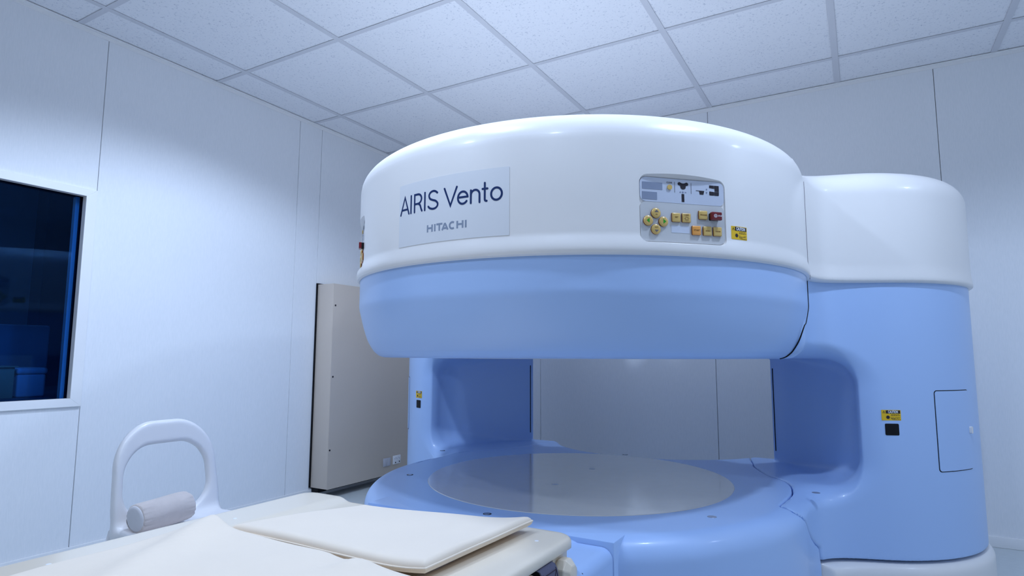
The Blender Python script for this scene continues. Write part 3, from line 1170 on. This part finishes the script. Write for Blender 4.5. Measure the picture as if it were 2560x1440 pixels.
# ---- docking blocks between the base and the table
box('dock_block', -1.426, -.580, 1.532, 1.83, .0, .4518, 'blue', mri, bevel=.004)
bm = box_bm(-1.423, -.583, 1.302, 1.529, .0, .437)
es = [e for e in bm.edges if all(v.co.z > .4 for v in e.verts) and abs(e.verts[0].co.x - e.verts[1].co.x) < .01]
bmesh.ops.bevel(bm, geom=es, offset=.030, segments=6, profile=.5, affect='EDGES')
bm_obj('dock_cover', bm, 'blue', mri, smooth=True, angle=40)
# ================================================================== PATIENT TABLE
table = thing('patient_table', 'long cream patient table with raised rims docked to the front of the scanner', 'table', (-1.003, 0, 0))
TX0, TX1, TY0, TY1 = -1.432, -.574, -1.30, 1.292


def sd_top(x, y, z):
    cx, cy = (TX0 + TX1) / 2, (TY0 + TY1) / 2
    hx, hy, r = (TX1 - TX0) / 2, (TY1 - TY0) / 2, .045
    qx, qy = np.abs(x - cx) - hx + r, np.abs(y - cy) - hy + r
    d = np.minimum(np.maximum(qx, qy), 0) + np.hypot(np.maximum(qx, 0), np.maximum(qy, 0)) - r
    t = np.clip((.300 - np.abs(x - cx)) / .045, 0, 1)
    zt = .533 - .011 * t * t * (3 - 2 * t)
    d = rmax(d, z - zt, .011)
    return np.maximum(d, .511 - z)


V, Q = surface_net(sd_top, (TX0, TY0, .505), (TX1, TY1, .536), .0075)
net_obj('table_top', V, Q, 'cream', table, angle=60)
box('slot_liner', -1.40, -.602, -1.27, 1.20, .458, .5115, 'black', table)
bm = box_bm(-1.452, -.554, 1.105, 1.294, .0, .455)
es = [e for e in bm.edges if all(v.co.z > .4 for v in e.verts) and abs(e.verts[0].co.x - e.verts[1].co.x) < .01]
bmesh.ops.bevel(bm, geom=es, offset=.030, segments=6, profile=.5, affect='EDGES')
fc = bm_obj('front_cover', bm, 'blue', table, smooth=True, angle=40)
fc['label'] = 'blue plastic end cover under the table top'
box('joint_gap', -1.44, -.566, 1.2945, 1.299, .0, .448, 'black', table)
box('side_rail', -.62, -.577, -1.27, 1.098, .40, .503, 'cream', table, bevel=.008, seg=3)
box('side_rail', -1.43, -1.386, -1.27, 1.098, .40, .503, 'cream', table, bevel=.008, seg=3)
box('end_block', -1.42, -.586, 1.190, 1.262, .468, .5115, 'cream', table, bevel=.004)
box('under_frame', -1.33, -.68, -1.15, 1.04, .20, .42, 'cream', table, bevel=.02)
box('pedestal', -1.23, -.78, -.9, .5, .0, .21, 'cream', table, bevel=.02)
# octagonal release knob
bm = bmesh.new()
ky, kz = 1.216, .474
rings = []
for xx, rr in ((-.59, .024), (-.580, .030), (-.562, .030), (-.550, .018), (-.548, .004)):
    rings.append([bm.verts.new((xx, ky + rr * math.cos(R(22.5 + 45 * i)), kz + rr * math.sin(R(22.5 + 45 * i)))) for i in range(8)])
for a, b in zip(rings[:-1], rings[1:]):
    for i in range(8):
        j = (i + 1) % 8
        bm.faces.new((a[i], a[j], b[j], b[i]))
bm.faces.new(rings[-1])
bm.faces.new(rings[0][::-1])
bmesh.ops.bevel(bm, geom=list(bm.edges), offset=.0015, segments=1, affect='EDGES')
bm_obj('release_knob', bm, 'cream', table)
# strap end hanging out of the slot
bm = bmesh.new()
sp = [(.5085, -.600, 0), (.510, -.582, 0), (.506, -.5705, .002), (.496, -.5665, .005), (.480, -.5655, .011), (.462, -.5655, .018), (.44, -.567, .026), (.42, -.570, .034)]
fr = []
for z, x, dy in sp:
    fr.append([bm.verts.new((x, 1.100 + dy, z)), bm.verts.new((x, 1.166 + dy * .8, z)), bm.verts.new((x - .003, 1.166 + dy * .8, z - .0005)), bm.verts.new((x - .003, 1.100 + dy, z - .0005))])
for a, b in zip(fr[:-1], fr[1:]):
    for i in range(4):
        j = (i + 1) % 4
        bm.faces.new((a[i], a[j], b[j], b[i]))
bm.faces.new(fr[0])
bm.faces.new(fr[-1][::-1])
strap = bm_obj('restraint_strap', bm, 'strap', table, smooth=True, angle=50)


def strap_pt(t, q):
    k = min(int(t), len(sp) - 2)
    f_ = t - k
    z = sp[k][0] * (1 - f_) + sp[k + 1][0] * f_
    x = sp[k][1] * (1 - f_) + sp[k + 1][1] * f_
    dy = sp[k][2] * (1 - f_) + sp[k + 1][2] * f_
    return (x + .0004, (1.100 + dy) * (1 - q) + (1.166 + dy * .8) * q, z)


for line in ([(2.6, .06), (6.9, .06)], [(2.6, .92), (6.9, .92)], [(3.0, .06), (3.0, .92)], [(3.0, .06), (6.8, .92)], [(3.0, .92), (6.8, .06)]):
    (t0, q0), (t1, q1) = line
    tube('stitching', [strap_pt(t0 + (t1 - t0) * i / 12, q0 + (q1 - q0) * i / 12) for i in range(13)], .0007, 'stitch', strap, n=5)
for x, y in ((-1.365, .93), (-1.345, .985), (-1.36, .60), (-.63, 1.20)):
    lathe('screw_cover', [(.0005, .5328), (.005, .5328), (.004, .5336), (.0005, .5338)], x, y, 'plate', table, n=14)


# ---- mats lying on the table
def pillow(name, pts4, nx, ny, bottom, thick, parent=None, mat='cloth', edge=.020, label=None, cat=None, group=None):
    """quilted slab over a bilinear quad: bottom(x, y) and thick(x, y, u, v) give heights"""
    P = [np.array(p, float) for p in pts4]
    verts, faces = [], []
    us = [.5 - .5 * math.cos(math.pi * i / nx) for i in range(nx + 1)]
    vs = [.5 - .5 * math.cos(math.pi * j / ny) for j in range(ny + 1)]
    idx = {}
    for lay in (0, 1):
        for i, u in enumerate(us):
            for j, v in enumerate(vs):
                p = P[0] * (1 - u) * (1 - v) + P[1] * u * (1 - v) + P[2] * u * v + P[3] * (1 - u) * v
                lu = min(u, 1 - u) * np.linalg.norm(P[1] - P[0])
                lv = min(v, 1 - v) * np.linalg.norm(P[3] - P[0])
                e = min(1, min(lu, lv) / edge)
                fall = (1 - (1 - e) ** 2.6) ** .5
                b = bottom(p[0], p[1])
                t = thick(p[0], p[1], u, v)
                mid = b + t * .30
                border = i in (0, nx) or j in (0, ny)
                if border:
                    if (i, j) in idx:
                        continue
                    idx[(i, j)] = (len(verts), len(verts))
                    verts.append((p[0], p[1], mid))
                else:
                    z = b + (mid - b) * (1 - fall) if lay == 0 else mid + (b + t - mid) * fall
                    a = idx.get((i, j), (None, None))
                    idx[(i, j)] = (len(verts), a[1]) if lay == 0 else (a[0], len(verts))
                    verts.append((p[0], p[1], z))
    for lay in (0, 1):
        for i in range(nx):
            for j in range(ny):
                f_ = [idx[(i, j)][lay], idx[(i + 1, j)][lay], idx[(i + 1, j + 1)][lay], idx[(i, j + 1)][lay]]
                faces.append(f_ if lay else f_[::-1])
    o = mesh_obj(name, verts, faces, mat, parent, smooth=True)
    border = [verts[idx[(i, 0)][0]] for i in range(nx)] + [verts[idx[(nx, j)][0]] for j in range(ny)] + [verts[idx[(i, ny)][0]] for i in range(nx, 0, -1)] + [verts[idx[(0, j)][0]] for j in range(ny, 0, -1)]
    if label:
        o['label'] = label
        o['category'] = cat
    return o, border


def g2(x, y, cx, cy, s):
    return math.exp(-((x - cx) ** 2 + (y - cy) ** 2) / (s * s))


def line_dist(x, y, a, b):
    ax, ay = x - a[0], y - a[1]
    bx, by = b[0] - a[0], b[1] - a[1]
    t = max(0, min(1, (ax * bx + ay * by) / (bx * bx + by * by)))
    return math.hypot(ax - t * bx, ay - t * by), t


def bottom1(x, y):
    t = max(0, min(1, (x + .80) / .13))
    return .5335 + .013 * t * t


def thick1(x, y, u, v):
    w = .0012 * math.sin(16 * x + 7 * y) + .001 * math.sin(31 * y - 12 * x)
    return .025 + .004 * math.sin(math.pi * u) * math.sin(math.pi * v) + w


mat1, brd = pillow('table_mat', [(-1.235, .893), (-.690, .891), (-.668, 1.252), (-1.105, 1.180)], 40, 30, bottom1, thick1,
                   label='flat cream mat with piped seam on the table end nearest the scanner', cat='mat')
tube('piping', [(x, y, z + .004) for x, y, z in brd], .0022, 'cloth', mat1, n=6, closed=True)


def bottom2(x, y):
    return .5338


def thick2(x, y, u, v):
    d, t = line_dist(x, y, (-1.262, .872), (-1.08, .55))
    z = .024 + .020 * math.exp(-(d / .035) ** 2) * (1 - .45 * t)
    z += .0018 * math.sin(14 * x + 9 * y) + .0012 * math.sin(27 * y - 19 * x)
    z += .010 * math.exp(-((y - .83) / .03) ** 2) * math.exp(-((x + .80) / .035) ** 2)
    z -= .008 * math.exp(-((y - .84) / .05) ** 2) * math.exp(-((x + .86) / .03) ** 2)
    return z


mat2, brd = pillow('table_mat', [(-1.285, -.75), (-.665, -.75), (-.668, .862), (-1.285, .888)], 48, 70, bottom2, thick2,
                   label='rumpled cream mat with a diagonal fold, filling the near part of the table', cat='mat')
tube('piping', [(x, y, z + .003) for x, y, z in brd], .0018, 'pipe', mat2, n=6, closed=True)

# ================================================================== CHAIR WITH BOLSTER
chair = thing('chair', 'white moulded plastic chair with open arched back between table and wall', 'chair', (-2.05, 1.31, 0))
SZ = .356


def sd_rr(a, b, hx, hy, r):
    qx, qy = np.abs(a) - hx + r, np.abs(b) - hy + r
    return np.minimum(np.maximum(qx, qy), 0) + np.hypot(np.maximum(qx, 0), np.maximum(qy, 0)) - r


def sd_chair(x, y, z):
    t = y - 1.311
    lean = -2.165 - .16 * np.clip(z - SZ, -.1, 1) - .05 * np.clip(z - SZ, 0, 1) * np.abs(t) * 0
    bend = lean + .35 * t * t                               # back curves round the sitter
    w = 1 - .10 * np.clip((z - .42) / .27, 0, 1)            # narrower towards the top
    tt = t / w
    outer = sd_rr(tt, z - .45, .190, .242, .145)
    inner = sd_rr(tt + .002, z - .491, .155, .120, .100)
    ring = rmax(outer, -inner, .012)
    back = rmax(ring, np.abs(x - bend) - .016, .014)
    back = np.maximum(back, .29 - z)
    taper = .175 + .03 * np.clip((x + 2.2) / .4, 0, 1)
    seat2 = sd_rr(x + 1.995, t * .19 / taper, .195, .19, .05)
    dip = .012 * np.clip(1 - (t / .15) ** 2, 0, 1) * np.clip((x + 2.16) / .1, 0, 1)
    seat = rmax(seat2, np.abs(z - SZ + .013 + dip) - .013, .011)
    return smin(back, seat, .035)


V, Q = surface_net(sd_chair, (-2.30, 1.09, .28), (-1.79, 1.53, .70), .0075)
net_obj('seat_shell', V, Q, 'chair', chair)
for (a, b) in (((-2.17, 1.150, .345), (-2.22, 1.095, .0)), ((-2.17, 1.472, .345), (-2.22, 1.527, .0)), ((-1.84, 1.135, .345), (-1.80, 1.09, .0)), ((-1.84, 1.487, .345), (-1.80, 1.532, .0))):
    pts = [tuple(np.array(a) * (1 - k / 8) + np.array(b) * k / 8) for k in range(9)]
    tube('leg', pts, [.026 - .011 * k / 8 for k in range(9)], 'chair', chair, n=14)

bol = thing('bolster', 'small beige fabric bolster cushion lying on the white chair seat', 'cushion', (-2.075, 1.24, SZ + .0445))
ang = R(5)
prof = [(0.0, -.112), (.028, -.112), (.040, -.108), (.0455, -.102), (.0475, -.090), (.0485, -.05), (.0485, 0), (.0485, .05), (.0475, .09), (.0455, .102), (.040, .108), (.028, .112), (0, .112)]
prof = [(.040, -.0935)] + [(r_ * 1.04, a_ * .89) for r_, a_ in catmull([(r_, a_) for r_, a_ in prof[3:10]], 8)] + [(.040, .0935)]
verts, faces = [], []
NN = 96
rng = random.Random(8)
creases = [(rng.uniform(0, 2 * math.pi), rng.uniform(.06, .2), rng.uniform(.5, 1)) for _ in range(22)]
for i in range(NN):
    an = 2 * math.pi * i / NN
    for (r_, a_) in prof:
        e = max(0, (abs(a_) - .050) / .04)
        d = 0
        for (c_, w_, s_) in creases:
            q = math.atan2(math.sin(an - c_), math.cos(an - c_))
            d += s_ * math.exp(-(q / (w_ * .45)) ** 2)
        rr = r_ - .0022 * e * d + .0012 * math.sin(3 * an + 20 * a_) + .0008 * math.sin(5 * an - 31 * a_)
        if math.sin(an) < -.85:
            rr *= .975
        verts.append((rr * math.cos(an), a_, rr * math.sin(an)))
K = len(prof)
for i in range(NN):
    j = (i + 1) % NN
    for k in range(K - 1):
        faces.append((i * K + k, i * K + k + 1, j * K + k + 1, j * K + k))
o = mesh_obj('bolster_cover', verts, faces, 'bolster', None, smooth=True)
o.parent = bol
for sgn in (-1, 1):
    vv, ff = [], []
    for q, (r_, a_) in enumerate(((.0425, .0905), (.041, .0945), (.033, .0970), (.016, .0975), (.001, .098))):
        for i in range(40):
            an = 2 * math.pi * i / 40
            vv.append((r_ * math.cos(an), sgn * (a_ + .003 * math.cos(an - 1.2) * (r_ / .0456)), r_ * math.sin(an)))
    for q in range(4):
        for i in range(40):
            j = (i + 1) % 40
            f_ = (q * 40 + i, q * 40 + j, q * 40 + 40 + j, q * 40 + 40 + i)
            ff.append(f_ if sgn < 0 else f_[::-1])
    ff.append(tuple(160 + i for i in range(40)))
    o = mesh_obj('bolster_end', vv, ff, 'bolster_end', None, smooth=True)
    o.parent = bol
bol.rotation_euler = (R(1.5), 0, ang)

# ================================================================== WALL CABINET
cab = thing('wall_cabinet', 'tall taupe metal cabinet on the left wall behind the scanner', 'cabinet', (XL, 3.3, .06))
CXF = -3.031
box('body', XL + .010, CXF - .003, 2.8765, 3.735, .066, 1.402, 'cabinet', cab, bevel=.002)
box('front_panel', CXF - .0035, CXF, 2.8775, 3.734, .064, 1.390, 'cabinet', cab, bevel=.0015)
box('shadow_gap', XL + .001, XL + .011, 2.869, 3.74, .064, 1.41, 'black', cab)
box('plinth', XL + .012, -3.120, 2.885, 3.72, .036, .067, 'black', cab)  # black filler whose colour stands for the shade under the cabinet


def small_disc(name, x, y, z, r_, mat, parent, d=.002):
    vv, ff = [], []
    for q, xx in ((0, x - .0005), (1, x + d)):
        for i in range(16):
            a = 2 * math.pi * i / 16
            vv.append((xx, y + r_ * math.cos(a), z + r_ * math.sin(a)))
    for i in range(16):
        j = (i + 1) % 16
        ff.append((i, j, 16 + j, 16 + i))
    ff += [tuple(range(16, 32)), tuple(range(15, -1, -1))]
    return mesh_obj(name, vv, ff, mat, parent)


for y, z in ((2.8965, 1.256), (2.8945, .785), (2.8895, .312)):
    small_disc('screw', CXF, y, z, .006, 'ink', cab)
pl = box('switch_plate', CXF, CXF + .007, 3.400, 3.478, .128, .186, 'plate_grey', cab, bevel=.003)
box('switch_rocker', CXF + .006, CXF + .010, 3.407, 3.437, .132, .178, 'plate_grey', pl, bevel=.002)
box('switch_rocker', CXF + .006, CXF + .010, 3.441, 3.471, .132, .178, 'plate_grey', pl, bevel=.002)
pl = box('socket_plate', CXF, CXF + .007, 3.505, 3.588, .130, .192, 'plate', cab, bevel=.003)
for y, z in ((3.522, .170), (3.535, .176), (3.546, .168), (3.558, .176), (3.572, .170)):
    box('socket_slot', CXF + .0065, CXF + .0078, y - .003, y + .003, z - .005, z + .005, 'plate_grey', pl)
for y, z in ((3.530, .142), (3.572, .145)):
    small_disc('socket_screw', CXF + .007, y, z, .005, 'ink', pl, .001)

# ================================================================== CONTROL ROOM FURNITURE (seen through the window)
desk = thing('control_desk', 'dark desk along the window inside the dim control room', 'desk', (-3.9, .8, 0))
box('desk_top', -4.6, -3.35, -.9, 2.3, .69, .72, 'ctl_dark', desk, bevel=.004)
for y in (-.8, .7, 2.2):
    box('leg', -4.55, -3.40, y - .02, y + .02, 0, .69, 'ctl_dark', desk)
mon = thing('monitor', 'wide monitor seen from behind on the desk beyond the blue window', 'monitor', (-4.3, 1.35, .72))
box('housing', -4.33, -4.29, .85, 1.80, .80, 1.10, 'ctl_wall', mon, bevel=.015, seg=3)
box('stand', -4.33, -4.31, 1.25, 1.40, .73, .90, 'ctl_dark', mon)
box('foot', -4.42, -4.22, 1.15, 1.50, .72, .732, 'ctl_dark', mon, bevel=.003)
bx = thing('cardboard_box', 'brown cardboard box on the control room desk by the window', 'box', (-3.62, 1.25, .72))
box('carton', -3.75, -3.50, 1.02, 1.335, .72, .865, 'ctl_box', bx, bevel=.003)
box('flap', -3.76, -3.49, 1.01, 1.345, .865, .871, 'ctl_box', bx, bevel=.001)
pr = thing('label_printer', 'small grey desktop printer beside the cardboard box behind the window', 'printer', (-3.62, 1.42, .72))
box('case', -3.74, -3.52, 1.355, 1.475, .72, .83, 'ctl_grey', pr, bevel=.01, seg=3)
box('cover', -3.745, -3.515, 1.350, 1.480, .83, .862, 'ctl_grey', pr, bevel=.012, seg=3)
